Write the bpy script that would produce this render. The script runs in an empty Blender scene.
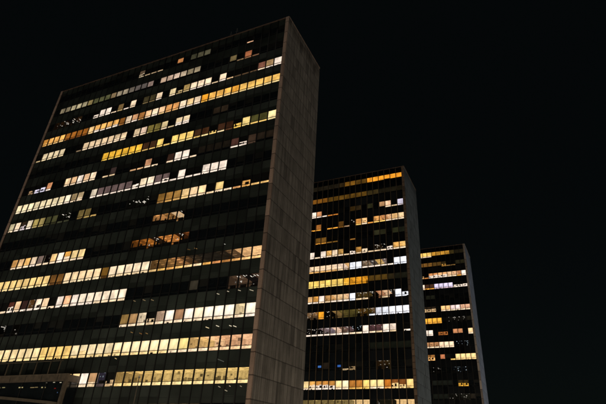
import bpy, math, random
from mathutils import Matrix, Vector
random.seed(7)
# ------------------------------------------------------------------ table of lit windows
# (floor, first bay, last bay counted from the right-hand end wall, kind, colour of upper light, colour of lower light), -1 = none
# kind 0 drawn blind, 1 half drawn, 2 dark blind over a glowing sill sheet, 3 open glowing room, 4 dim room with lamps, 5 screen, 6 partly shaded room
CELLS=[[(1,4,4,2,-1,-1,-1,190,150,120), (1,10,10,0,80,78,62,-1,-1,-1), (1,11,11,0,78,76,60,-1,-1,-1), (1,12,12,0,60,60,46,-1,-1,-1), (1,14,14,0,190,128,78,-1,-1,-1), (1,17,19,2,-1,-1,-1,170,150,120), (1,20,20,1,90,75,60,180,165,140),
(2,3,3,2,-1,-1,-1,110,80,60), (2,4,4,0,150,92,62,150,110,80), (2,5,5,2,-1,-1,-1,120,100,75), (2,6,6,0,105,92,62,-1,-1,-1), (2,11,11,0,145,134,112,-1,-1,-1), (2,12,12,0,130,120,98,-1,-1,-1), (2,13,13,0,195,178,155,-1,-1,-1), (2,14,14,0,205,182,165,-1,-1,-1), (2,15,15,0,190,165,148,-1,-1,-1), (2,16,16,0,185,160,140,-1,-1,-1), (2,18,18,0,140,122,116,-1,-1,-1), (2,19,20,0,92,86,84,-1,-1,-1), (2,21,21,0,105,98,90,-1,-1,-1), (2,22,23,0,140,130,112,-1,-1,-1), (2,24,24,0,130,112,84,-1,-1,-1), (2,25,27,0,86,88,60,-1,-1,-1), (2,28,28,0,120,108,72,-1,-1,-1), (2,29,31,0,160,152,124,-1,-1,-1), (2,32,33,0,116,108,88,-1,-1,-1),
(3,0,0,0,255,240,228,255,240,228), (3,1,1,0,168,138,98,255,240,228), (3,2,2,0,115,76,62,250,226,196), (3,3,5,2,-1,-1,-1,84,66,48), (3,6,6,2,-1,-1,-1,200,170,130), (3,7,7,0,250,226,196,255,240,228), (3,8,8,2,-1,-1,-1,190,170,140), (3,9,11,0,250,226,196,255,240,228), (3,12,12,0,160,135,84,190,170,130), (3,13,13,1,-1,-1,-1,160,140,100), (3,14,14,0,235,215,170,250,226,196), (3,16,16,0,250,226,196,255,240,228), (3,17,18,0,62,56,36,110,95,65), (3,20,20,0,250,226,196,250,226,196), (3,21,21,2,-1,-1,-1,255,240,228), (3,22,22,0,104,84,52,150,130,90), (3,23,23,2,-1,-1,-1,250,226,196), (3,24,25,0,255,240,228,255,240,228), (3,26,26,1,-1,-1,-1,255,240,228), (3,29,30,4,74,50,30,-1,-1,-1), (3,31,31,4,14,12,10,-1,-1,-1), (3,32,33,4,60,40,22,-1,-1,-1),
(4,0,4,0,242,194,104,250,224,160), (4,5,5,0,226,160,60,250,214,150), (4,6,8,0,236,180,90,250,214,150), (4,9,9,0,222,150,44,235,180,80), (4,10,10,0,250,226,196,255,240,228), (4,11,11,0,240,205,150,255,240,228), (4,12,12,0,250,226,196,255,240,228), (4,13,14,0,208,148,88,230,180,120), (4,15,15,0,230,190,150,250,214,150), (4,16,16,0,250,226,196,255,240,228), (4,17,17,0,242,196,150,250,226,196), (4,18,18,0,150,100,52,200,150,90), (4,19,19,0,200,150,110,255,240,228), (4,20,20,0,250,226,196,250,226,196), (4,21,21,0,120,76,32,150,100,50), (4,22,25,0,235,178,100,255,240,228), (4,26,26,0,245,206,146,250,214,150), (4,27,30,0,150,92,34,120,70,30), (4,31,33,0,238,178,96,245,205,140), (4,34,34,0,200,138,60,200,150,80),
(5,6,7,0,40,32,24,-1,-1,-1), (5,11,11,0,240,218,180,255,240,228), (5,12,12,0,236,214,176,255,240,228), (5,13,13,2,-1,-1,-1,200,180,140), (5,14,14,0,205,186,142,250,226,196), (5,15,16,0,108,98,50,120,110,60), (5,17,17,0,200,176,158,250,226,196), (5,18,18,0,205,184,152,250,226,196), (5,20,26,0,214,190,156,250,226,196), (5,27,27,2,-1,-1,-1,110,95,75), (5,30,33,0,222,205,170,240,220,180), (5,34,34,2,-1,-1,-1,190,170,130),
(6,0,0,0,240,220,165,240,220,165), (6,1,2,0,74,72,38,225,190,110), (6,3,3,0,242,216,142,242,216,142), (6,4,4,1,-1,-1,-1,225,185,90), (6,5,5,0,56,34,22,90,60,40), (6,6,6,0,66,42,28,235,215,170), (6,7,7,1,-1,-1,-1,235,200,120), (6,8,8,0,70,44,26,240,220,160), (6,9,9,0,64,42,26,225,190,110), (6,10,12,0,238,204,116,245,220,150), (6,13,13,2,-1,-1,-1,225,190,110), (6,14,14,0,236,200,112,240,205,120), (6,15,16,0,70,46,30,215,180,110), (6,17,22,0,236,184,62,240,200,90),
(7,0,1,0,32,26,20,-1,-1,-1), (7,2,2,0,62,48,38,70,55,45), (7,3,3,1,-1,-1,-1,255,240,228), (7,4,4,0,72,46,40,255,240,228), (7,5,8,0,26,22,17,-1,-1,-1), (7,9,9,2,-1,-1,-1,250,226,196), (7,10,11,0,255,240,228,255,240,228), (7,12,12,0,60,40,32,250,226,196), (7,14,14,2,-1,-1,-1,250,226,196), (7,15,15,0,194,142,108,250,226,196), (7,16,17,2,-1,-1,-1,200,160,120), (7,20,20,0,60,48,46,210,186,152), (7,21,21,2,-1,-1,-1,210,186,152), (7,23,23,0,250,226,196,250,226,196), (7,24,24,0,228,188,150,250,226,196), (7,25,25,0,255,240,228,255,240,228), (7,26,26,0,225,185,142,250,226,196), (7,27,27,0,235,205,165,250,226,196), (7,30,30,0,200,140,100,255,240,228), (7,31,32,1,-1,-1,-1,205,200,215), (7,33,33,1,-1,-1,-1,150,125,95),
(8,5,7,0,255,240,228,255,240,228), (8,8,9,2,-1,-1,-1,255,240,228), (8,10,10,0,255,240,228,255,240,228), (8,11,11,2,-1,-1,-1,255,240,228), (8,12,12,1,100,84,84,255,240,228), (8,13,13,0,100,84,84,255,240,228), (8,14,14,0,244,228,204,255,240,228), (8,15,15,0,232,214,184,255,240,228), (8,16,16,1,-1,-1,-1,255,240,228), (8,17,21,0,100,84,84,255,240,228), (8,22,22,0,190,180,162,255,240,228), (8,24,24,0,172,152,120,250,226,196), (8,25,25,0,150,130,96,250,226,196), (8,26,26,0,250,236,210,255,240,228), (8,27,34,0,236,222,184,244,230,200),
(9,0,1,2,-1,-1,-1,215,175,110), (9,2,2,1,-1,-1,-1,200,150,84), (9,3,3,2,-1,-1,-1,190,140,90), (9,4,4,2,-1,-1,-1,250,226,196), (9,5,5,0,218,188,124,250,226,196), (9,6,6,2,-1,-1,-1,210,186,152), (9,7,7,0,236,206,160,250,226,196), (9,8,8,0,240,208,166,250,226,196), (9,9,9,0,240,206,150,235,200,140), (9,10,10,0,150,114,60,190,150,90), (9,11,11,0,152,112,56,180,140,80), (9,12,12,0,130,96,46,120,90,50), (9,14,16,4,28,30,24,-1,-1,-1), (9,21,21,2,-1,-1,-1,180,150,90), (9,22,22,0,100,86,50,140,120,70), (9,23,23,0,108,94,56,120,100,60), (9,25,26,4,30,32,24,60,62,46), (9,27,28,0,72,72,46,50,50,34), (9,29,29,0,150,136,86,160,145,95), (9,30,30,0,146,132,78,160,145,95), (9,31,31,0,205,194,172,255,240,228), (9,32,32,1,50,40,30,200,190,200), (9,33,33,0,250,226,196,255,240,228), (9,34,34,0,190,180,148,250,226,196),
(10,9,9,4,20,18,16,-1,-1,-1), (10,10,10,6,240,205,160,-1,-1,-1), (10,11,11,6,140,100,56,-1,-1,-1), (10,12,12,6,210,150,90,-1,-1,-1),
(11,8,8,6,110,62,30,-1,-1,-1), (11,9,9,4,90,52,26,-1,-1,-1), (11,10,10,6,190,122,60,-1,-1,-1), (11,11,11,6,200,130,66,-1,-1,-1), (11,12,12,4,70,50,34,-1,-1,-1), (11,13,13,6,180,112,46,-1,-1,-1), (11,14,14,6,130,78,30,-1,-1,-1), (11,21,22,0,245,216,156,250,226,196), (11,23,23,0,226,168,84,250,226,196), (11,24,24,0,255,240,228,255,240,228), (11,25,25,0,242,204,144,250,226,196), (11,26,26,4,40,32,30,250,226,196), (11,27,27,0,120,104,98,250,226,196), (11,28,28,0,250,226,196,255,240,228), (11,29,29,0,232,184,112,250,226,196), (11,30,30,0,222,182,132,250,226,196), (11,31,31,0,190,142,84,250,226,196),
(12,0,1,3,242,196,142,235,190,130), (12,2,2,3,236,186,130,200,150,90), (12,3,3,3,60,42,26,160,110,60), (12,4,4,3,34,30,24,190,130,80), (12,5,5,3,34,30,24,200,150,80), (12,6,6,3,36,32,26,245,220,180), (12,7,7,3,40,34,26,240,205,150), (12,8,8,3,84,60,36,225,180,110), (12,9,9,3,130,90,56,215,160,90), (12,10,10,3,130,96,52,200,160,90), (12,11,11,3,90,66,38,190,160,110), (12,12,16,0,253,232,200,240,215,175), (12,17,17,0,100,72,28,80,55,25), (12,18,22,0,250,222,178,252,230,190), (12,23,23,0,104,72,34,90,60,30), (12,24,24,0,108,74,36,90,60,30), (12,25,34,0,246,212,142,250,225,165),
(13,0,0,4,110,86,70,-1,-1,-1), (13,1,1,4,40,34,32,-1,-1,-1), (13,2,2,4,120,95,75,-1,-1,-1), (13,6,6,0,50,46,38,-1,-1,-1), (13,14,17,0,253,234,210,250,225,190), (13,18,19,0,254,238,216,255,240,228), (13,20,20,0,255,240,228,255,240,228), (13,21,21,0,236,182,142,250,226,196), (13,22,22,0,255,240,228,255,240,228), (13,23,23,2,-1,-1,-1,250,226,196), (13,24,24,0,246,214,176,250,226,196), (13,25,25,1,240,220,200,255,240,228), (13,26,26,4,170,120,70,255,240,228), (13,27,27,0,60,40,36,255,240,228), (13,28,28,0,245,206,164,250,226,196), (13,29,29,1,90,50,40,255,240,228), (13,30,34,2,-1,-1,-1,250,226,196),
(14,0,0,0,255,244,226,255,240,228), (14,1,1,3,238,216,172,250,226,196), (14,2,4,0,255,244,228,250,226,196), (14,5,5,0,252,230,200,250,226,196), (14,6,6,0,255,240,228,250,226,196), (14,7,7,0,160,122,92,250,226,196), (14,8,8,0,255,240,228,250,226,196), (14,9,9,3,205,174,150,250,226,196), (14,10,10,1,-1,-1,-1,210,186,152), (14,11,11,3,252,232,200,250,226,196), (14,12,12,0,152,120,82,250,226,196), (14,13,13,0,130,104,60,250,226,196), (14,27,27,4,30,26,20,-1,-1,-1), (14,29,34,4,12,12,10,-1,-1,-1),
(15,0,0,3,242,192,150,245,210,170), (15,1,1,3,236,186,146,245,205,160), (15,2,2,3,222,172,132,240,200,160), (15,3,3,3,196,144,104,240,200,160), (15,4,4,3,236,196,160,250,226,196), (15,5,5,3,222,180,104,250,226,196), (15,6,6,0,238,216,144,250,226,196), (15,7,7,0,250,232,180,250,226,196), (15,8,18,0,252,232,188,250,220,160), (15,19,22,0,246,208,128,246,208,128), (15,23,34,0,252,228,176,250,225,165),
(16,0,10,3,208,178,112,238,214,156), (16,11,11,3,202,168,104,225,195,130), (16,12,12,3,166,136,80,220,190,130), (16,13,13,1,-1,-1,-1,200,170,130), (16,14,14,4,100,92,112,80,70,70), (16,15,15,0,176,138,100,210,186,152), (16,16,16,0,255,240,228,250,226,196), (16,17,17,0,248,210,158,250,226,196), (16,18,34,0,200,165,100,210,186,152),
(17,4,11,3,60,52,36,-1,-1,-1),],
[(1,0,5,0,232,152,44,-1,-1,-1), (1,6,7,0,92,66,24,-1,-1,-1), (1,8,9,0,108,74,22,-1,-1,-1), (1,10,10,0,44,34,18,-1,-1,-1), (1,11,15,0,30,26,18,-1,-1,-1),
(2,0,3,0,28,25,16,-1,-1,-1), (2,4,5,0,60,50,26,-1,-1,-1), (2,6,12,0,92,66,22,-1,-1,-1), (2,13,15,0,112,72,22,-1,-1,-1),
(3,0,0,0,226,220,236,200,190,200), (3,1,1,2,-1,-1,-1,210,186,152), (3,2,2,0,232,192,160,250,226,196), (3,3,3,0,152,116,82,-1,-1,-1), (3,5,5,0,46,46,28,-1,-1,-1), (3,7,7,0,46,36,20,-1,-1,-1), (3,8,8,0,60,44,18,-1,-1,-1), (3,11,12,2,-1,-1,-1,180,112,46), (3,13,13,2,-1,-1,-1,255,240,228), (3,14,14,0,192,134,92,255,240,228), (3,15,15,0,255,240,228,255,240,228),
(4,0,0,3,246,212,166,250,226,196), (4,1,1,0,236,190,130,250,226,196), (4,2,2,3,242,200,156,250,226,196), (4,3,3,3,150,92,54,240,198,110), (4,4,4,3,236,176,100,240,198,110), (4,5,5,2,-1,-1,-1,222,150,70), (4,6,6,3,244,196,136,250,226,196), (4,7,7,0,222,154,76,240,198,110), (4,8,8,4,20,16,14,-1,-1,-1), (4,9,9,2,-1,-1,-1,160,130,100), (4,10,10,0,92,62,24,120,80,30), (4,11,12,2,-1,-1,-1,226,158,62), (4,14,14,0,152,96,44,226,158,62), (4,15,15,2,-1,-1,-1,226,158,62),
(5,0,0,0,28,30,22,-1,-1,-1), (5,1,1,0,46,48,30,-1,-1,-1), (5,3,4,0,46,46,30,-1,-1,-1), (5,8,8,2,-1,-1,-1,130,90,40), (5,11,12,2,-1,-1,-1,110,80,34), (5,13,14,0,100,70,26,190,130,50),
(6,0,0,3,246,206,132,250,226,196), (6,1,1,3,222,162,84,250,226,196), (6,2,2,1,-1,-1,-1,255,240,228), (6,3,3,4,14,12,12,250,226,196), (6,4,4,4,60,44,24,210,186,152), (6,5,5,2,-1,-1,-1,210,186,152), (6,6,6,1,-1,-1,-1,250,226,196), (6,7,7,3,170,124,60,210,186,152), (6,8,8,1,-1,-1,-1,255,240,228), (6,9,9,2,-1,-1,-1,210,186,152), (6,10,10,3,190,148,82,250,226,196), (6,11,11,0,250,226,196,250,226,196), (6,12,12,3,238,184,106,250,226,196), (6,13,13,0,255,240,228,255,240,228), (6,14,14,2,-1,-1,-1,250,226,196), (6,15,15,0,255,240,228,255,240,228),
(7,0,1,0,236,240,246,236,240,246), (7,2,2,2,-1,-1,-1,255,240,228), (7,3,3,4,170,150,146,255,240,228), (7,4,4,3,196,160,96,255,240,228), (7,5,5,4,110,100,98,255,240,228), (7,6,6,4,190,160,130,255,240,228), (7,7,8,0,236,240,246,236,240,246), (7,9,9,3,182,132,62,-1,-1,-1), (7,10,10,3,226,212,214,210,186,152), (7,11,15,3,244,214,180,215,165,100),
(8,0,1,0,24,24,17,-1,-1,-1), (8,2,2,0,38,32,18,-1,-1,-1), (8,3,5,0,78,58,22,-1,-1,-1), (8,6,6,3,176,118,28,-1,-1,-1), (8,7,8,3,222,152,38,222,152,38), (8,9,9,0,232,172,54,235,180,70), (8,10,15,0,250,214,112,250,220,130),
(9,0,0,1,-1,-1,-1,236,240,246), (9,1,1,0,236,240,246,236,240,246), (9,2,2,4,50,42,36,-1,-1,-1), (9,3,3,3,240,212,176,210,186,152), (9,4,4,3,150,90,58,-1,-1,-1), (9,5,5,4,12,10,10,-1,-1,-1), (9,6,7,4,110,88,44,210,186,152), (9,8,8,0,236,240,246,236,240,246), (9,9,9,3,190,150,120,255,240,228), (9,10,11,3,228,196,150,255,240,228), (9,12,12,3,210,150,84,210,186,152), (9,13,13,0,240,222,216,250,226,196), (9,14,14,3,214,154,76,255,240,228), (9,15,15,0,200,160,110,255,240,228),
(10,0,2,0,250,250,252,246,246,250), (10,3,3,0,222,226,232,236,240,246), (10,4,4,0,192,194,200,236,240,246), (10,5,5,4,150,120,90,236,240,246), (10,6,6,4,102,80,32,-1,-1,-1), (10,7,7,4,122,88,38,-1,-1,-1), (10,8,10,3,82,74,36,-1,-1,-1), (10,11,11,3,130,100,62,-1,-1,-1), (10,12,12,4,20,16,14,-1,-1,-1), (10,13,13,0,242,164,44,226,158,62), (10,14,14,4,226,160,90,-1,-1,-1), (10,15,16,4,180,140,100,-1,-1,-1),
(11,0,0,2,-1,-1,-1,225,215,205), (11,2,2,3,252,230,214,210,186,152), (11,3,3,0,255,240,228,255,240,228), (11,4,4,4,140,94,94,210,186,152), (11,5,5,4,140,100,104,250,226,196), (11,6,6,0,255,240,228,255,240,228), (11,7,8,4,10,10,12,250,226,196), (11,9,9,4,150,120,124,255,240,228), (11,10,10,4,186,148,128,255,240,228), (11,11,11,3,214,184,164,255,240,228), (11,12,12,4,200,180,196,255,240,228), (11,13,13,4,190,166,172,255,240,228), (11,14,15,4,30,24,26,255,240,228),
(12,0,5,0,18,20,15,-1,-1,-1),
(13,3,3,4,84,66,34,-1,-1,-1), (13,4,4,4,80,58,32,-1,-1,-1), (13,8,8,1,-1,-1,-1,130,110,80), (13,9,9,2,-1,-1,-1,160,140,110), (13,10,10,5,46,86,150,-1,-1,-1), (13,12,12,0,34,28,22,-1,-1,-1), (13,13,13,5,52,92,150,-1,-1,-1),
(14,0,0,0,246,206,132,246,206,132), (14,1,2,1,110,66,30,250,214,150), (14,3,3,0,188,112,38,222,160,90), (14,4,5,0,250,222,156,250,226,196), (14,6,6,0,246,206,122,240,198,110), (14,7,8,0,168,110,48,220,170,90), (14,9,9,0,255,238,200,250,226,196), (14,10,10,0,250,220,160,250,226,196), (14,11,13,1,176,122,58,255,240,228), (14,14,14,1,200,150,80,250,226,196), (14,15,15,0,250,220,160,250,226,196),
(15,0,2,3,242,204,146,250,226,196), (15,3,4,4,60,56,40,210,186,152), (15,6,8,3,244,208,150,250,226,196), (15,9,15,3,124,108,66,210,186,152),],
[(1,0,1,0,30,26,16,-1,-1,-1), (1,2,2,0,58,48,22,-1,-1,-1), (1,3,5,0,170,124,46,-1,-1,-1), (1,6,6,0,204,148,54,-1,-1,-1), (1,7,9,0,250,206,112,250,226,196),
(2,0,1,0,34,32,20,-1,-1,-1), (2,2,3,2,-1,-1,-1,110,84,46), (2,4,4,1,50,40,20,150,110,50), (2,5,6,0,90,66,30,-1,-1,-1), (2,7,9,0,112,78,34,-1,-1,-1),
(3,0,0,0,255,240,228,255,240,228), (3,1,1,3,160,100,64,226,158,62), (3,2,3,3,230,190,150,250,226,196), (3,4,5,1,210,160,110,255,240,228), (3,6,7,1,190,130,80,255,240,228), (3,8,8,2,-1,-1,-1,190,120,60), (3,9,9,1,-1,-1,-1,190,150,100),
(4,0,2,1,-1,-1,-1,255,240,228), (4,3,6,0,206,196,220,190,170,190), (4,7,8,0,70,46,32,226,158,62), (4,9,9,0,250,226,210,250,226,196),
(5,7,8,0,26,27,20,-1,-1,-1),
(6,0,1,3,232,182,150,250,226,196), (6,2,3,0,230,206,206,250,226,196), (6,4,5,0,240,192,132,250,226,196), (6,7,9,1,40,32,24,190,160,120),
(7,0,0,0,26,24,18,-1,-1,-1), (7,1,4,4,40,38,34,-1,-1,-1), (7,6,9,0,236,172,62,226,158,62),
(8,0,0,0,240,200,150,250,226,196), (8,2,3,0,180,124,86,-1,-1,-1), (8,5,6,1,-1,-1,-1,150,90,44), (8,8,9,0,255,240,228,255,240,228),
(9,1,3,4,18,20,22,-1,-1,-1), (9,4,5,0,250,222,190,250,226,196), (9,6,6,0,242,204,174,250,226,196), (9,7,9,3,176,128,88,250,226,196),
(10,0,3,0,248,216,152,250,214,150), (10,4,4,2,-1,-1,-1,240,198,110), (10,6,6,0,172,108,74,-1,-1,-1), (10,8,9,1,140,96,50,230,176,110),
(11,2,4,4,26,30,32,-1,-1,-1), (11,7,8,4,16,16,14,-1,-1,-1),
(12,2,3,1,50,40,20,200,150,54), (12,5,8,0,22,24,20,-1,-1,-1),
(13,1,1,0,34,30,24,-1,-1,-1), (13,2,3,4,60,60,52,-1,-1,-1), (13,4,5,4,40,40,34,-1,-1,-1), (13,6,8,0,20,22,18,-1,-1,-1),
]]
GLINTS=[(19.51, 18.28, 0.5, 0.7, (224, 208, 176)), (20.91, 18.43, 0.35, 0.7, (224, 208, 176)), (22.51, 18.4, 0.4, 0.6, (224, 208, 176)), (24.16, 18.29, 0.55, 0.6, (224, 208, 176)), (18.76, 14.35, 0.5, 0.9, (240, 216, 168)), (20.15, 14.43, 0.45, 0.9, (240, 224, 192)), (21.95, 14.32, 0.45, 0.9, (240, 224, 192)), (22.49, 14.25, 0.45, 0.9, (240, 224, 192)), (6.66, 18.51, 0.5, 0.35, (208, 176, 128)), (8.29, 18.47, 0.5, 0.35, (208, 176, 128)), (9.65, 18.36, 0.5, 0.35, (208, 176, 128)), (7.46, 14.45, 0.4, 0.35, (208, 160, 96)), (8.95, 14.24, 0.5, 0.3, (208, 144, 80)), (9.9, 14.18, 0.4, 0.35, (208, 160, 96)), (21.21, 10.71, 0.9, 0.12, (208, 208, 192)), (21.49, 7.89, 0.3, 0.5, (208, 192, 160)), (22.37, 7.53, 0.4, 0.5, (208, 192, 160)), (22.81, 7.92, 0.2, 0.6, (208, 192, 160)), (24.17, 7.89, 0.25, 0.4, (208, 192, 160)), (5.87, 11.39, 0.35, 0.7, (224, 192, 128)), (19.48, 24.64, 0.22, 0.6, (224, 224, 208)), (15.04, 24.69, 0.5, 0.4, (208, 160, 96)), (13.94, 24.69, 0.5, 0.2, (192, 144, 80))]
S = bpy.context.scene
C = S.collection
FL = 3.5; CW = 1.43; SLAB = 0.5275; W = 51.105; D = 12.512; RB = 3.1266; NB = 35
PX, PY, FPX = 21.16, -12.24, 470.63
yaw, pitch, roll = -0.41729, 0.51784, 0.03701
cy, sy, cp, sp, cr, sr = math.cos(yaw), math.sin(yaw), math.cos(pitch), math.sin(pitch), math.cos(roll), math.sin(roll)
Fv = Vector((sy*cp, cy*cp, sp)); r0 = Vector((cy, -sy, 0)); u0 = r0.cross(Fv)
Rv = cr*r0 + sr*u0; Uv = -sr*r0 + cr*u0
CAM = Vector((0, 0, 1.6))
def to_px(p):
    q = Vector(p) - CAM; z = q.dot(Fv)
    return 303+PX+FPX*q.dot(Rv)/z, 202+PY-FPX*q.dot(Uv)/z, q.length
def lin(h):
    return tuple(((v/255+.055)/1.055)**2.4 if v > 10 else v/255/12.92 for v in h)

# ------------------------------------------------------------------ materials
def newmat(name):
    m = bpy.data.materials.new(name); m.use_nodes = True
    nt = m.node_tree; nt.nodes.clear()
    out = nt.nodes.new('ShaderNodeOutputMaterial')
    return m, nt, out
class NB_:
    def __init__(s, nt): s.nt = nt
    def n(s, t, **k):
        a = s.nt.nodes.new(t)
        for q, v in k.items(): setattr(a, q, v)
        return a
    def l(s, a, b): s.nt.links.new(a, b)
    def val(s, sock, v):
        if hasattr(v, 'is_output'): s.l(v, sock)
        else: sock.default_value = v
    def math(s, op, a, b=0.0, c=0.0):
        m = s.n('ShaderNodeMath', operation=op); s.val(m.inputs[0], a); s.val(m.inputs[1], b); s.val(m.inputs[2], c)
        return m.outputs[0]
    def rng(s, x, a, b, c, d):
        m = s.n('ShaderNodeMapRange'); s.val(m.inputs[0], x)
        for i, v in enumerate((a, b, c, d)): m.inputs[i+1].default_value = v
        return m.outputs[0]
    def noise(s, vec, scale, detail=3, rough=.55):
        m = s.n('ShaderNodeTexNoise'); m.inputs['Scale'].default_value = scale
        m.inputs['Detail'].default_value = detail; m.inputs['Roughness'].default_value = rough
        if vec is not None: s.l(vec, m.inputs['Vector'])
        return m.outputs['Fac']
    def mul(s, col, fac):
        m = s.n('ShaderNodeMix', data_type='RGBA', blend_type='MULTIPLY'); m.inputs[0].default_value = 1
        s.val(m.inputs[6], col)
        cmb = s.n('ShaderNodeCombineColor')
        for i in range(3): s.l(fac, cmb.inputs[i])
        s.l(cmb.outputs[0], m.inputs[7]); return m.outputs[2]
def principled(b, out, col, rough=.6, metal=0, bump=None, bstr=.3, spec=.5):
    p = b.n('ShaderNodeBsdfPrincipled'); b.val(p.inputs['Base Color'], col); b.val(p.inputs['Roughness'], rough)
    p.inputs['Metallic'].default_value = metal; p.inputs['Specular IOR Level'].default_value = spec
    if bump is not None:
        q = b.n('ShaderNodeBump'); q.inputs['Strength'].default_value = bstr; q.inputs['Distance'].default_value = .02
        b.l(bump, q.inputs['Height']); b.l(q.outputs[0], p.inputs['Normal'])
    b.l(p.outputs[0], out.inputs[0]); return p
def simple(name, col, rough=.5, metal=0, var=.25, scale=1.5, spec=.5):
    m, nt, out = newmat(name); b = NB_(nt)
    tc = b.n('ShaderNodeTexCoord').outputs['Object']
    n = b.noise(tc, scale, 4)
    principled(b, out, b.mul((*col, 1), b.rng(n, .3, .7, 1-var, 1+var)), rough, metal, None, spec=spec)
    return m
def panels(name, col, zph, dz, dy, stain=.42, joint=.3):
    """precast cladding: rows of panels with open joints, each panel of its own tone, rain streaks"""
    m, nt, out = newmat(name); b = NB_(nt)
    tc = b.n('ShaderNodeTexCoord').outputs['Object']
    sx = b.n('ShaderNodeSeparateXYZ'); b.l(tc, sx.inputs[0])
    zz = b.math('DIVIDE', b.math('SUBTRACT', sx.outputs[2], zph), dz)
    yy = b.math('DIVIDE', sx.outputs[1], dy)
    fz = b.math('FRACT', zz); fy = b.math('FRACT', yy)
    gz = b.math('LESS_THAN', b.math('ABSOLUTE', b.math('SUBTRACT', fz, .5)), .5-.06/dz)   # 1 inside, 0 in joint
    gy = b.math('LESS_THAN', b.math('ABSOLUTE', b.math('SUBTRACT', fy, .5)), .5-.045/dy)
    cmb = b.n('ShaderNodeCombineXYZ'); b.l(b.math('FLOOR', yy), cmb.inputs[0]); b.l(b.math('FLOOR', zz), cmb.inputs[1])
    wn = b.n('ShaderNodeTexWhiteNoise'); wn.noise_dimensions = '2D'; b.l(cmb.outputs[0], wn.inputs['Vector'])
    tone = b.math('MULTIPLY', b.rng(wn.outputs['Value'], 0, 1, .84, 1.12), b.rng(b.math('LESS_THAN', wn.outputs['Value'], .07), 0, 1, 1, .72))
    mp = b.n('ShaderNodeMapping'); mp.inputs['Scale'].default_value = (1.6, 1.6, .12); b.l(tc, mp.inputs[0])
    streak = b.rng(b.noise(mp.outputs[0], 1.3, 5, .6), .35, .75, 1.1, 1-stain)
    blot = b.rng(b.noise(tc, .35, 5, .65), .3, .7, 1-stain*.6, 1.12)
    run = b.math('POWER', fz, 3.0)
    run = b.math('MULTIPLY', run, b.rng(b.noise(mp.outputs[0], 3.1, 3), .42, .65, 0, .3))
    grain = b.math('MULTIPLY', b.rng(b.noise(tc, 9, 4, .7), .3, .7, .86, 1.12), b.math('SUBTRACT', 1.0, run))
    j = b.math('MULTIPLY', b.rng(gz, 0, 1, joint, 1), b.rng(gy, 0, 1, joint+.08, 1))
    t = b.math('MULTIPLY', b.math('MULTIPLY', tone, streak), b.math('MULTIPLY', blot, b.math('MULTIPLY', grain, j)))
    principled(b, out, b.mul((*col, 1), t), .85, 0, j, .5, spec=.25)
    return m
def facade_panel(name, col, rough, spec=.5):
    m, nt, out = newmat(name); b = NB_(nt)
    tc = b.n('ShaderNodeTexCoord').outputs['Object']
    sx = b.n('ShaderNodeSeparateXYZ'); b.l(tc, sx.inputs[0])
    cmb = b.n('ShaderNodeCombineXYZ')
    b.l(b.math('FLOOR', b.math('DIVIDE', b.math('ADD', sx.outputs[0], W/2-SLAB), CW)), cmb.inputs[0])
    b.l(b.math('FLOOR', b.math('DIVIDE', sx.outputs[2], FL)), cmb.inputs[1])
    wn = b.n('ShaderNodeTexWhiteNoise'); wn.noise_dimensions = '2D'; b.l(cmb.outputs[0], wn.inputs['Vector'])
    t = b.math('MULTIPLY', b.rng(wn.outputs['Value'], 0, 1, .66, 1.3), b.rng(b.noise(tc, .16, 4), .3, .7, .6, 1.4))
    principled(b, out, b.mul((*col, 1), t), b.rng(wn.outputs['Value'], 0, 1, rough-.05, rough+.08), 0, None, spec=spec)
    return m
def glow(name, kind):
    """lamps and glints, plus blinds and room surfaces with lamplight put into their glow: colour per pane from the face attribute 'tint'"""
    m, nt, out = newmat(name); b = NB_(nt)
    at = b.n('ShaderNodeAttribute'); at.attribute_name = 'tint'
    tc = b.n('ShaderNodeTexCoord').outputs['Object']
    if kind == 'blind':
        mp = b.n('ShaderNodeMapping'); mp.inputs['Scale'].default_value = (2.6, 1, .5); b.l(tc, mp.inputs[0])
        f = b.rng(b.noise(mp.outputs[0], 1.1, 3), .3, .7, .86, 1.1)
        f2 = b.rng(b.noise(tc, .9, 2), .35, .65, .74, 1.22)
        vo = b.n('ShaderNodeTexVoronoi', feature='SMOOTH_F1'); vo.inputs['Scale'].default_value = .75; b.l(tc, vo.inputs['Vector'])
        f = b.math('MULTIPLY', b.math('MULTIPLY', f, f2), b.rng(vo.outputs['Distance'], .05, .7, 1.22, .84))  # soft bright blobs painted in for lamps behind the blind
    elif kind == 'room':
        f = b.rng(b.noise(tc, 1.6, 5, .7), .32, .68, .55, 1.3)
    else:
        f = b.rng(b.noise(tc, 2.0, 1), .3, .7, .95, 1.05)
    e = b.n('ShaderNodeEmission'); b.l(b.mul(at.outputs['Color'], f), e.inputs[0]); e.inputs[1].default_value = 1
    b.l(e.outputs[0], out.inputs[0]); return m
def clear_glass(name):
    m, nt, out = newmat(name); b = NB_(nt)
    tr = b.n('ShaderNodeBsdfTransparent'); tr.inputs[0].default_value = (.96, .97, .96, 1)
    gl = b.n('ShaderNodeBsdfGlossy'); gl.inputs['Roughness'].default_value = .03; gl.inputs[0].default_value = (.8, .85, .85, 1)
    mx = b.n('ShaderNodeMixShader'); mx.inputs[0].default_value = .06
    b.l(tr.outputs[0], mx.inputs[1]); b.l(gl.outputs[0], mx.inputs[2]); b.l(mx.outputs[0], out.inputs[0]); return m

M = {}
M['blind'] = glow('glowing blind', 'blind'); M['room'] = glow('glowing room', 'room'); M['lamp_and_glint'] = glow('lamp_and_glint', 'lamp_and_glint')
M['glass'] = clear_glass('clear glass')
M['dark_glass'] = simple('dark glass', (.011, .015, .018), .12, 0, .35, .7)
M['dark_cloth'] = simple('dark blind', (.010, .010, .009), .8)
M['grey_blind'] = simple('grey blind', (.022, .024, .021), .5)
M['frame'] = simple('window frame', (.010, .010, .010), .5)
M['clutter'] = simple('office things', (.03, .022, .016), .7)

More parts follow.
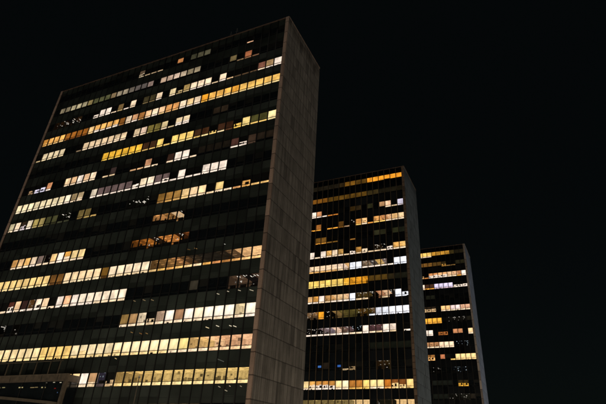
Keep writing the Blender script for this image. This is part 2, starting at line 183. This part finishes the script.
# ------------------------------------------------------------------ mesh helpers
class MB:
    def __init__(s): s.v = []; s.f = []; s.m = []; s.c = []; s.mats = []
    def mi(s, k):
        if k not in s.mats: s.mats.append(k)
        return s.mats.index(k)
    def quad(s, a, b, c, d, mat, col=(0, 0, 0)):
        i = len(s.v); s.v += [a, b, c, d]; s.f.append((i, i+1, i+2, i+3)); s.m.append(s.mi(mat)); s.c.append(col)
    def box(s, x0, x1, y0, y1, z0, z1, mat, col=(0, 0, 0)):
        i = len(s.v)
        s.v += [(x, y, z) for z in (z0, z1) for x, y in ((x0, y0), (x1, y0), (x1, y1), (x0, y1))]
        for f in ((0, 3, 2, 1), (4, 5, 6, 7), (0, 1, 5, 4), (1, 2, 6, 5), (2, 3, 7, 6), (3, 0, 4, 7)):
            s.f.append(tuple(i+q for q in f)); s.m.append(s.mi(mat)); s.c.append(col)
    def tube(s, p0, p1, ra, rb, mat, n=8):
        p0 = Vector(p0); p1 = Vector(p1); d = (p1-p0).normalized(); a = d.orthogonal().normalized(); b = d.cross(a); i = len(s.v)
        for p, r in ((p0, ra), (p1, rb)):
            s.v += [tuple(p+r*(math.cos(t)*a+math.sin(t)*b)) for t in [2*math.pi*q/n for q in range(n)]]
        for q in range(n):
            s.f.append((i+q, i+(q+1) % n, i+n+(q+1) % n, i+n+q)); s.m.append(s.mi(mat)); s.c.append((0, 0, 0))
        s.f.append(tuple(i+q for q in range(n))[::-1]); s.m.append(s.mi(mat)); s.c.append((0, 0, 0))
        s.f.append(tuple(i+n+q for q in range(n))); s.m.append(s.mi(mat)); s.c.append((0, 0, 0))
    def build(s, name, parent=None, loc=None):
        me = bpy.data.meshes.new(name); me.from_pydata(s.v, [], s.f)
        for k in s.mats: me.materials.append(M[k])
        me.polygons.foreach_set('material_index', s.m)
        if any(c != (0, 0, 0) for c in s.c):
            at = me.attributes.new('tint', 'FLOAT_COLOR', 'CORNER')
            buf = []
            for f, c in zip(s.f, s.c): buf += (list(c)+[1])*len(f)
            at.data.foreach_set('color', buf)
        me.update()
        o = bpy.data.objects.new(name, me); C.objects.link(o)
        if parent: o.parent = parent
        if loc: o.location = loc
        return o
class Off:
    """adds an offset to everything written into an MB"""
    def __init__(s, mb, dx, dz): s.mb = mb; s.dx = dx; s.dz = dz
    def quad(s, *a):
        q = [(p[0]+s.dx, p[1], p[2]+s.dz) for p in a[:4]]; s.mb.quad(*q, *a[4:])
    def box(s, x0, x1, y0, y1, z0, z1, *a): s.mb.box(x0+s.dx, x1+s.dx, y0, y1, z0+s.dz, z1+s.dz, *a)
def sc(c, f): return tuple(v*f for v in c)

WH = 1.66          # height of the window band
TR = .40           # transom height
def cell(spec, left_open, right_open, frame, pane, low, blind, room, rnd):
    """one window bay, origin at its lower left corner on the outer face; each argument collects one part"""
    e = .075; x0, x1 = e, CW-e
    frame.box(x0-.02, x1+.02, .06, .115, TR-.03, TR+.03, 'frame')
    frame.box(x0-.02, x1+.02, .06, .115, .0, .045, 'frame')
    frame.box(x0-.02, x1+.02, .06, .115, WH-.045, WH, 'frame')
    frame.box(x0-.02, x0+.012, .0605, .1145, .045, WH-.045, 'frame'); frame.box(x1-.012, x1+.02, .0605, .1145, .045, WH-.045, 'frame')
    g0, g1 = ('glass', 'glass')
    if spec is None: g0 = g1 = 'dark_glass'
    elif not spec[1] and spec[0] == 'b': g0 = 'dark_glass'
    elif not spec[2] and spec[0] == 'b': g1 = 'dark_glass'
    pane.quad((x0, .085, TR+.03), (x1, .085, TR+.03), (x1, .085, WH-.045), (x0, .085, WH-.045), g0)
    low.quad((x0, .085, .045), (x1, .085, .045), (x1, .085, TR-.03), (x0, .085, TR-.03), g1)
    if spec is None:
        if rnd.random() < .3:       # pale blind pulled part of the way behind the dark glass
            z = rnd.uniform(TR, 1.2); blind.quad((x0+.02, .082, z), (x1-.02, .082, z), (x1-.02, .082, WH-.046), (x0+.02, .082, WH-.046), 'grey_blind')
        return
    kd, U, L = spec
    U = lin(U) if U else None; L = lin(L) if L else None
    j = rnd.uniform(.86, 1.1)
    def tone(c, f):
        c = (c[0], c[1]*.93, c[2]*.86) if c[0] >= c[2] else (c[0], c[1]*.97, c[2]); f = min(f*(1.32 if max(c) > .12 else 1), 1.22/max(c)); return sc(c, f)
    if U: U = tone(U, j)
    if L: L = tone(L, rnd.uniform(1.0, 1.3))
    def vert(mb, a, b, z0, z1, y, mat, col): mb.quad((a, y, z0), (b, y, z0), (b, y, z1), (a, y, z1), mat, col)
    if kd in 'bkhm':
        # sill light: a glowing sheet in place of the room behind the lower pane
        if L:
            vert(room, -.02, CW+.02, -.05, WH+.35, .20, 'room', L)
            if rnd.random() < .55:
                for q in range(rnd.choice((1, 1, 2))):
                    a = rnd.uniform(.1, CW-.45); w_ = rnd.uniform(.1, .4); h = rnd.uniform(.06, .2)
                    room.box(a, a+w_, .15, .18, .0, .05+h, 'clutter' if rnd.random() < .6 else 'room', sc(L, .35))
        else:
            vert(room, 0, CW, -.05, WH+.35, .21, 'dark_cloth', (0, 0, 0))
        if kd == 'b':
            zb = TR - rnd.choice((.04, .04, .04, 0., -.06)) if L else TR-.05
            if sum(U) > .9 and rnd.random() < .14: zb += rnd.uniform(.1, .5)
            sk = rnd.uniform(-.012, .012)
            blind.quad((.03, .14, zb+sk), (CW-.03, .14, zb-sk), (CW-.03, .14, WH+.22), (.03, .14, WH+.22), 'blind', U)
            blind.box(.03, CW-.03, .133, .147, zb-.035, zb-.015, 'frame')
        elif kd == 'k':
            blind.quad((.03, .14, TR-.03), (CW-.03, .14, TR-.03), (CW-.03, .14, WH+.22), (.03, .14, WH+.22), 'dark_cloth')
        elif kd == 'm':
            blind.box(.02, CW-.02, .20, .205, -.05, WH+.3, 'dark_cloth')
            room.box(.35, 1.05, .14, .17, .7, 1.1, 'lamp_and_glint', U)
        else:
            zb = TR + rnd.uniform(.3, .62)
            m_, c_ = ('blind', U) if U else ('dark_cloth', (0, 0, 0))
            n = rnd.choice((1, 2)); xs = [.03+(CW-.06)*q/n for q in range(n+1)]
            for q in range(n):
                zz = zb + rnd.uniform(-.1, .1)
                blind.quad((xs[q], .14, zz), (xs[q+1], .14, zz), (xs[q+1], .14, WH+.22), (xs[q], .14, WH+.22), m_, c_)
            for q in range(2):
                a = rnd.uniform(.05, 1.0); room.box(a, a+rnd.uniform(.15, .4), .15, .18, .35, .45+rnd.uniform(.1, .45), 'clutter')
    else:
        ZC, YB = WH+.12, 3.1
        U = U or (.01, .01, .01)
        cc, wc = (sc(U, .35), sc(U, .22)) if kd == 's' else (sc(U, .6), sc(U, .42)) if kd == 'u' else (sc(U, 1.0), sc(U, .8))  # ceiling, walls and floor glow in stepped tones in place of lamplight
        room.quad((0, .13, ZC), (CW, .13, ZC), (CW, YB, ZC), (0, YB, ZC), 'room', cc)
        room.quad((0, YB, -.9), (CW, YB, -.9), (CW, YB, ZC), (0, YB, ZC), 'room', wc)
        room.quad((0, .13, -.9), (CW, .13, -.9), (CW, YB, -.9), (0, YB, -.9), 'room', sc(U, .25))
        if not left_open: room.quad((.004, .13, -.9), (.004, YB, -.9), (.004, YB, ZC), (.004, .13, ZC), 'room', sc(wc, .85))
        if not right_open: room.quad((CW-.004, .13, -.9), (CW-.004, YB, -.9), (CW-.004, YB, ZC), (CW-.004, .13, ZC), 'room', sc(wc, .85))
        if kd != 's':
            ml = max(U)*1.5 if kd == 'u' else max(.95, min(1.3, max(U)*1.7)) if max(U) > .25 else max(U)*2.6
            t = sc(U, ml/max(U))
            if rnd.random() < .85:
                for y in (.35, 1.0, 1.9):
                    if rnd.random() < .75:
                        a = rnd.uniform(.15, .5); room.box(a, a+rnd.uniform(.4, .75), y, y+.16, ZC-.05, ZC-.01, 'lamp_and_glint', t)
            for q in range(rnd.choice((1, 2, 3, 4))):       # cupboards, shelves, boards, plants on the sill
                a = rnd.uniform(.02, 1.1); y = rnd.choice((.32, .6, 1.4, 2.6)); h = rnd.uniform(.25, .75)+y*.28
                room.box(a, min(CW-.01, a+rnd.uniform(.12, .42)), y, y+.2, -.2, h, 'room', sc(U, rnd.uniform(.12, .55)))
            if rnd.random() < .3:
                a = rnd.uniform(.1, .9); z = rnd.uniform(.7, 1.2)
                room.box(a, a+rnd.uniform(.15, .4), .22, .235, z, z+rnd.uniform(.1, .35), 'room', sc(U, rnd.uniform(.1, .4)))
            if kd == 'u':
                z = rnd.uniform(.5, .8)
                blind.box(0, CW, .135, .15, -.05, z, 'dark_cloth'); a = rnd.uniform(0, .9); blind.box(a, a+rnd.uniform(.15, .4), .151, .16, z-.1, z+rnd.uniform(.2, .7), 'dark_cloth')
        else:
            base = (1.0, .9, .78) if U[0] >= U[2] else (.75, .9, 1.0)
            for q in range(rnd.choice((2, 3, 4))):
                a = rnd.uniform(.1, 1.15); y = rnd.uniform(.22, 1.3); l = rnd.uniform(.1, .5)
                room.box(a, a+rnd.uniform(.06, .14), y, y+l, ZC-.05, ZC-.01, 'lamp_and_glint', sc(base, rnd.uniform(.45, 1.1)))
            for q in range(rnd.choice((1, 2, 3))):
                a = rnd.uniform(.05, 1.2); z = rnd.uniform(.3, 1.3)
                room.box(a, a+rnd.uniform(.05, .25), .25, .27, z, z+rnd.uniform(.04, .22), 'lamp_and_glint', sc(base, rnd.uniform(.12, .7)))  # loose glowing bits painted in as glints
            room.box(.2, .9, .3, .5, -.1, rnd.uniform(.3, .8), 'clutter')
        if L:
            room.quad((0, .16, -.02), (CW, .16, -.02), (CW, .16, TR-.02), (0, .16, TR-.02), 'room', L)

def tower(index, corner, label, mat_wall, mat_edge, mat_sp, mat_fin, finw, finp, clip, plant=None, extra=()):
    top = corner[2]+1.6
    root = bpy.data.objects.new('office_tower', None); C.objects.link(root)
    org = Vector((corner[0]-W/2, corner[1], 0)); root.location = org
    root['label'] = label; root['category'] = 'office tower'; root['group'] = 'three parallel office slabs in a row'
    M['wall'] = mat_wall; M['edge'] = mat_edge; M['spandrel'] = mat_sp; M['fin'] = mat_fin
    tag = str(index)
    for k_, m_ in (('wall', mat_wall), ('edge', mat_edge), ('spandrel', mat_sp), ('fin', mat_fin)): M[k_+tag] = m_
    WA, ED, SP, FI = 'wall'+tag, 'edge'+tag, 'spandrel'+tag, 'fin'+tag
    # end walls: panel-clad flank with a slightly proud front edge strip and a thin coping on top
    for s in (-1, 1):
        mb = MB(); a, b_ = sorted((s*W/2, s*(W/2-SLAB)))
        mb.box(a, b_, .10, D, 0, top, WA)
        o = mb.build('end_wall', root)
        mb = MB(); mb.box(a, b_, -.10, .096, 0, top+.03, ED)
        mb.build('edge_strip', o)
        mb = MB(); mb.box(a-.05, b_+.05, .10, D+.05, top+.002, top+.16, ED); mb.build('coping', o)
    xl, xr = -W/2+SLAB, W/2-SLAB
    mb = MB(); mb.box(xl, xr, 3.3, D-.3, 3.4, top-.4, 'frame'); mb.build('core', root)
    mb = MB(); mb.box(xl+.003, xr-.003, .2, D-.002, top-.38, top-.1, 'frame'); mb.build('roof', root)
    mb = MB(); mb.box(xl+.002, xr-.002, -.06, .14, top-.09, top+.05, 'coping_metal'); mb.build('parapet_coping', root)
    mb = MB(); mb.box(xl+.003, xr-.003, D-.28, D-.05, 3.4, top-.4, SP); mb.build('rear_facade', root)
    # recessed ground floor with columns
    mb = MB(); mb.box(xl+.003, xr-.003, 2.2, 3.2, 0, 3.35, 'dark_glass'); mb.build('lobby', root)
    mb = MB(); mb.box(xl+.003, xr-.003, .17, 3.28, 3.36, 3.6, 'frame'); mb.build('soffit', root)
    for q in range(10):
        mb = MB(); x = xl+2.2+q*(xr-xl-4.4)/9; mb.box(x-.3, x+.3, .5, 1.1, 0, 3.355, WA); mb.build('column', root)
    # spandrel bands
    zbs = [top-RB-FL*q for q in range(17)]
    tops = [top-.092]+zbs[:-1]
    mb = MB(); 
    for n, z in enumerate(zbs):
        mb = MB(); mb.box(xl+.002, xr-.002, .05, .12, z+WH+.002, tops[n]-.002, SP)
        if index == 0: mb.box(xl+.002, xr-.002, .035, .049, z+WH+.55, z+WH+.575, 'frame') if n else None
        mb.build('spandrel_band', root)
    mb = MB(); mb.box(xl+.002, xr-.002, .075, .155, 3.61, zbs[-1]-.002, SP); mb.build('spandrel_band', root)
    # mullions: one full-height fin per bay line
    for q in range(NB+1):
        x = xr-q*CW
        a, b_ = x-finw/2, x+finw/2
        a = max(a, xl+.001); b_ = min(b_, xr-.001)
        mb = MB(); mb.box(a, b_, -finp, .125, 3.62, top-.1, FI); mb.build('mullion', root)
    # windows
    spec = {}
    for n, a, b_, kd, *t in CELLS[index]:
        for k in range(a, b_+1): spec[(n, k)] = ('bhkrsmu'[kd], None if t[0] < 0 else t[:3], None if t[3] < 0 else t[3:])
    for n in range(1, 18):          # neighbouring open rooms share part of their colour
        run = []
        for k in range(NB+1):
            s_ = spec.get((n, k))
            if s_ and s_[0] == 'r' and s_[1]: run.append(k)
            elif run:
                old = {q: spec[(n, q)][1] for q in run}
                for q in run:
                    nb = [old[t] for t in (q-1, q, q+1) if t in old]
                    av = [sum(t[i] for t in nb)/len(nb) for i in range(3)]
                    spec[(n, q)] = ('r', [.45*old[q][i]+.55*av[i] for i in range(3)], spec[(n, q)][2])
                run = []
    allc = []
    for n in range(1, 18):
        for k in range(NB):
            p = org+Vector((xr-(k+.5)*CW, 0, zbs[n-1]+.8))
            u, v, dist = to_px(p); vis = -2 < u < 608 and -2 < v < 406 and u > clip(v)
            allc.append((0 if vis else 1, dist, n, k))
    allc.sort(); own = {(n, k) for _, _, n, k in allc[:100]}
    rest = MB()
    for _, _, n, k in allc:
        rnd = random.Random(index*100000+n*100+k)
        sp_ = spec.get((n, k))
        x0 = xr-(k+1)*CW; z0 = zbs[n-1]
        opn = lambda q: spec.get((n, q), ('x',))[0] in 'rsu'
        lo, ro = opn(k+1), opn(k-1)
        if (n, k) in own:
            fr, pa, lo_, bl, rm = MB(), MB(), MB(), MB(), MB()
            cell(sp_, lo, ro, fr, pa, lo_, bl, rm, rnd)
            w_ = fr.build('window', root, (x0, 0, z0))
            pa.build('upper_pane', w_); lo_.build('lower_pane', w_)
            if bl.f: bl.build('blind', w_)
            if rm.f:
                rm.build('glowing_room', w_)
        else:
            t = Off(rest, x0, z0); cell(sp_, lo, ro, t, t, t, t, t, rnd)
    o = rest.build('windows', root); o['kind'] = 'stuff'
    # glowing slivers painted in for lamps reflected in the spandrel glass
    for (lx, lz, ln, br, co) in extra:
        mb = MB(); mb.quad((-ln/2, 0, -.03), (ln/2, 0, -.03-ln*.35), (ln/2, 0, .05-ln*.35), (-ln/2, 0, .05), 'lamp_and_glint', sc(lin(co), br))
        mb.build('light_glint', root, (lx, .044, lz))
    return root, zbs, xr

M['coping_metal'] = simple('parapet metal', (.16, .10, .07), .5, .2)
ZB1 = 63.763-RB-FL*15+.8
T1 = tower(0, (-27.496, 45.423, 62.163), 'tallest looking nearest office tower on the left with brown grey end wall',
      panels('beige end cladding', (.27, .252, .222), ZB1, 2.3333, .893, .5, .45), panels('edge strip stone', (.50, .36, .28), ZB1, 2.3333, 40, .25),  # warm lamplight on the slab front is put into the edge strip colour
      facade_panel('olive spandrel glass', (.044, .056, .048), .32), simple('dark mullion', (.010, .010, .010), .5), .13, .01, lambda v: -9, extra=GLINTS)
T2 = tower(1, (-20.915, 92.752, 60.387), 'middle office tower with bronze vertical fins standing behind the large tower',
      panels('blue grey end cladding', (.15, .195, .235), .4, 2.3333, .893, .4, .6), panels('brown edge strip', (.26, .18, .12), .4, 1.1667, 40, .5),  # cool lamplight on the flank, warm on the edge, put into the colours
      facade_panel('black spandrel glass', (.006, .009, .012), .3), simple('bronze fin', (.17, .125, .075), .45, .35), .10, .13, lambda v: 318-(v-69)*.045)
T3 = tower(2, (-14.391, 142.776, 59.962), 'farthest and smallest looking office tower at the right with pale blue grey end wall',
      panels('pale blue grey cladding', (.28, .37, .55), .4, 2.3333, .893, .3, .7), panels('grey edge strip', (.45, .39, .34), .4, 2.3333, 40, .3),  # brighter, bluer lamplight at this tower is put into the wall colours
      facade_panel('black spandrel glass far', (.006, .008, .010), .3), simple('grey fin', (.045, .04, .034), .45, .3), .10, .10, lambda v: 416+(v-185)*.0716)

# ------------------------------------------------------------------ glazed entrance pavilion at the foot of the near tower
M['fascia'] = simple('tan fascia', (.125, .10, .07), .6, 0, .4, 1.6)
M['rail'] = simple('tan rail', (.12, .10, .07), .5, .2)
pav = bpy.data.objects.new('glass_pavilion', None); C.objects.link(pav); pav.location = (-62, 43.4, 0)
pav['label'] = 'low glazed pavilion with tan fascia beam at the bottom left corner'; pav['category'] = 'pavilion'
def part(name, parent, fn, loc=None):
    mb = MB(); fn(mb); return mb.build(name, parent, loc)
XR = 9.9
part('fascia_beam', pav, lambda m: (m.box(-14, XR, 0, .35, 8.62, 9.38, 'fascia'), m.box(-14, XR+.06, -.05, .36, 9.382, 9.47, 'fascia')))
for x in (-11.2, -8.4, -5.6, -2.8, 0, 2.8, 5.6, 8.4):
    part('joint_cover', pav, lambda m: m.box(x-.03, x+.03, -.012, -.001, 8.62, 9.38, 'frame'))
part('side_beam', pav, lambda m: m.box(XR-.35, XR, .352, 1.9, 8.62, 9.38, 'fascia'))
part('corner_post', pav, lambda m: m.box(XR-.42, XR-.02, .02, .4, 0, 8.618, 'fascia'))
part('canopy_roof', pav, lambda m: m.box(-14, XR-.36, .353, 1.95, 9.1, 9.35, 'frame'))
part('glass_wall', pav, lambda m: m.box(-14, XR-.43, .12, .16, 0, 8.617, 'dark_glass'))
part('glass_return', pav, lambda m: m.box(XR-.22, XR-.18, .41, 1.9, 0, 8.617, 'dark_glass'))
def skew(m):
    # sloping lower beam, one long bent bar
    pts = [(-14, 7.42), (-6, 7.28), (0, 6.98), (4.5, 6.68), (8, 6.42), (XR-.42, 6.28)]
    for (a, za), (b_, zb_) in zip(pts, pts[1:]):
        i = len(m.v)
        m.v += [(a, -.06, za-.32), (b_, -.06, zb_-.32), (b_, .11, zb_-.32), (a, .11, za-.32), (a, -.06, za), (b_, -.06, zb_), (b_, .11, zb_), (a, .11, za)]
        for f in ((0, 3, 2, 1), (4, 5, 6, 7), (0, 1, 5, 4), (1, 2, 6, 5), (2, 3, 7, 6), (3, 0, 4, 7)):
            m.f.append(tuple(i+q for q in f)); m.m.append(m.mi('rail')); m.c.append((0, 0, 0))
part('sloping_beam', pav, skew)
for x in (-12.6, -9.8, -7.0, -4.2, -1.35, 1.4, 3.9, 6.35, 8.05):
    part('screen_post', pav, lambda m: m.box(x-.05, x+.05, .02, .10, 9.472, 10.98, 'rail'))
part('top_rail', pav, lambda m: m.box(-14, 8.4, 0, .12, 10.985, 11.05, 'rail'))
part('screen_glass', pav, lambda m: m.box(-14, 8.0, .105, .115, 9.472, 10.98, 'glass'))
for x in (-12, -7.4, -2.6, 2.4, 6.6):
    part('glazing_bar', pav, lambda m: m.box(x-.04, x+.04, .05, .118, 0, 8.616, 'frame'))
for x, z, w_, h, co, br in ((-.84, 8.07, .5, .10, (216, 200, 144), .35), (-1.6, 8.05, .3, .10, (216, 200, 144), .3), (2.1, 8.02, .28, .13, (224, 204, 144), .5), (2.6, 8.02, .22, .12, (224, 204, 144), .5), (4.4, 7.98, .7, .09, (184, 160, 112), .4), (5.1, 8.0, .5, .09, (184, 160, 112), .35),
                            (6.1, 7.96, .22, .13, (224, 204, 144), .5), (6.6, 7.95, .18, .12, (224, 204, 144), .45), (7.9, 8.5, .3, .06, (255, 240, 208), .5), (9.0, 8.46, .3, .06, (255, 240, 208), .6), (6.6, 8.48, .2, .06, (255, 240, 208), .3),
                            (8.35, 7.82, .26, .11, (200, 60, 50), .2), (8.95, 7.35, .12, .12, (110, 140, 180), .25)):
    part('light_glint', pav, lambda m: m.box(-w_/2, w_/2, -.02, 0, -h/2, h/2, 'lamp_and_glint', sc(lin(co), br)), (x, .1, z))  # glowing boxes painted in for lights reflected in the dark glass

# ------------------------------------------------------------------ slim pole in front of the near tower
M['pole'] = simple('painted pole', (.16, .14, .11), .5, .3)
pole = bpy.data.objects.new('pole', None); C.objects.link(pole); pole.location = (-32.05, 34, 0)
pole['label'] = 'slim dim pole with a small cap in front of the nearest tower'; pole['category'] = 'pole'
part('shaft', pole, lambda m: m.tube((0, 0, 0), (0, 0, 7.15), .07, .035, 'pole', 10))
part('base', pole, lambda m: m.tube((0, 0, 0), (0, 0, .25), .14, .1, 'pole', 12))
part('cap', pole, lambda m: (m.tube((0, 0, 7.1), (0, 0, 7.2), .05, .10, 'pole', 12), m.tube((0, 0, 7.2), (0, 0, 7.32), .10, .03, 'pole', 12)))

# ------------------------------------------------------------------ two roof masts
M['mast'] = simple('mast metal', (.11, .11, .11), .5, .4)
for x, h, lab in ((-40.2, 3.6, 'faint thin antenna mast on the roof of the nearest tower, left of the pair'), (-39.0, 4.0, 'faint thin antenna mast on the roof of the nearest tower, right of the pair')):
    a = bpy.data.objects.new('antenna_mast', None); C.objects.link(a); a.location = (x, 47.2, 63.66)
    a['label'] = lab; a['category'] = 'antenna'; a['group'] = 'antenna masts on the near roof'
    part('mast', a, lambda m: m.tube((0, 0, 0), (0, 0, h), .05, .03, 'mast', 8))
    part('cross_arm', a, lambda m: m.box(-.3, .3, -.02, .02, h*.8, h*.8+.04, 'mast'))
    part('foot', a, lambda m: m.box(-.2, .2, -.2, .2, 0, .06, 'mast'))

# ------------------------------------------------------------------ ground
m, nt, out = newmat('plaza paving'); b = NB_(nt)
tc = b.n('ShaderNodeTexCoord').outputs['Object']
br = b.n('ShaderNodeTexBrick'); br.inputs['Scale'].default_value = .8; b.l(tc, br.inputs['Vector'])
br.inputs['Color1'].default_value = (.52, .48, .43, 1); br.inputs['Color2'].default_value = (.58, .54, .48, 1); br.inputs['Mortar'].default_value = (.3, .28, .25, 1)
principled(b, out, b.mul(br.outputs[0], b.rng(b.noise(tc, .2, 5), .3, .7, .75, 1.2)), .8)
M['paving'] = m
M['asphalt'] = simple('asphalt', (.045, .045, .047), .85, 0, .3, .5)
mb = MB(); mb.quad((-1500, -1500, 0), (1500, -1500, 0), (1500, 1500, 0), (-1500, 1500, 0), 'asphalt')
g = mb.build('ground'); g['kind'] = 'structure'; g['label'] = 'dark asphalt ground around the towers'
mb = MB(); mb.box(-110, -8, -5, 260, -.5, .004, 'paving'); mb.box(-8, 42, 72, 260, -.5, .004, 'paving')  # added out of view and sized to bounce light up the end walls
g = mb.build('bounce_plaza'); g['kind'] = 'structure'; g['label'] = 'unseen pale plaza added to bounce light up the towers'

# ------------------------------------------------------------------ light: night sky and one overhead sun standing in for the glow of the city
ELEV, AZ = math.radians(88.3), math.radians(-50)     # azimuth from +X, counter-clockwise
sd = Vector((math.cos(AZ)*math.cos(ELEV), math.sin(AZ)*math.cos(ELEV), math.sin(ELEV)))
L_ = bpy.data.lights.new('sun', 'SUN'); L_.energy = 3.5; L_.color = (1, .89, .76); L_.angle = math.radians(.5)
so = bpy.data.objects.new('sun', L_); C.objects.link(so); so.rotation_euler = sd.to_track_quat('Z', 'Y').to_euler()
w = bpy.data.worlds.new('World'); S.world = w; w.use_nodes = True; nt = w.node_tree; nt.nodes.clear(); b = NB_(nt)
sky = b.n('ShaderNodeTexSky', sky_type='NISHITA'); sky.sun_disc = False
sky.sun_elevation = ELEV; sky.sun_rotation = math.pi/2-AZ
hs = b.n('ShaderNodeHueSaturation'); hs.inputs['Saturation'].default_value = 0.5; b.l(sky.outputs[0], hs.inputs['Color'])
tn = b.n('ShaderNodeMix', data_type='RGBA', blend_type='MULTIPLY'); tn.inputs[0].default_value = 1
b.l(hs.outputs[0], tn.inputs[6]); tn.inputs[7].default_value = (0.75, 1, 0.88, 1)
bg = b.n('ShaderNodeBackground'); bg.inputs[1].default_value = 0.0007; b.l(tn.outputs[2], bg.inputs[0])
ow = b.n('ShaderNodeOutputWorld'); b.l(bg.outputs[0], ow.inputs[0])

# ------------------------------------------------------------------ camera
cd_ = bpy.data.cameras.new('camera'); cam = bpy.data.objects.new('camera', cd_); C.objects.link(cam); S.camera = cam
cam.matrix_world = Matrix(((Rv.x, Uv.x, -Fv.x, CAM.x), (Rv.y, Uv.y, -Fv.y, CAM.y), (Rv.z, Uv.z, -Fv.z, CAM.z), (0, 0, 0, 1)))
cd_.sensor_fit = 'HORIZONTAL'; cd_.sensor_width = 36; cd_.lens = FPX/606*36
cd_.shift_x = -PX/606; cd_.shift_y = PY/606; cd_.clip_start = .1; cd_.clip_end = 5000
S.render.engine = 'CYCLES'; S.cycles.max_bounces = 4; S.cycles.diffuse_bounces = 2; S.cycles.transparent_max_bounces = 8
S.render.resolution_x = 1024; S.render.resolution_y = 683
S.view_settings.view_transform = 'Standard'; S.view_settings.look = 'None'; S.view_settings.exposure = 0; S.view_settings.gamma = 1
S.view_settings.use_curve_mapping = False
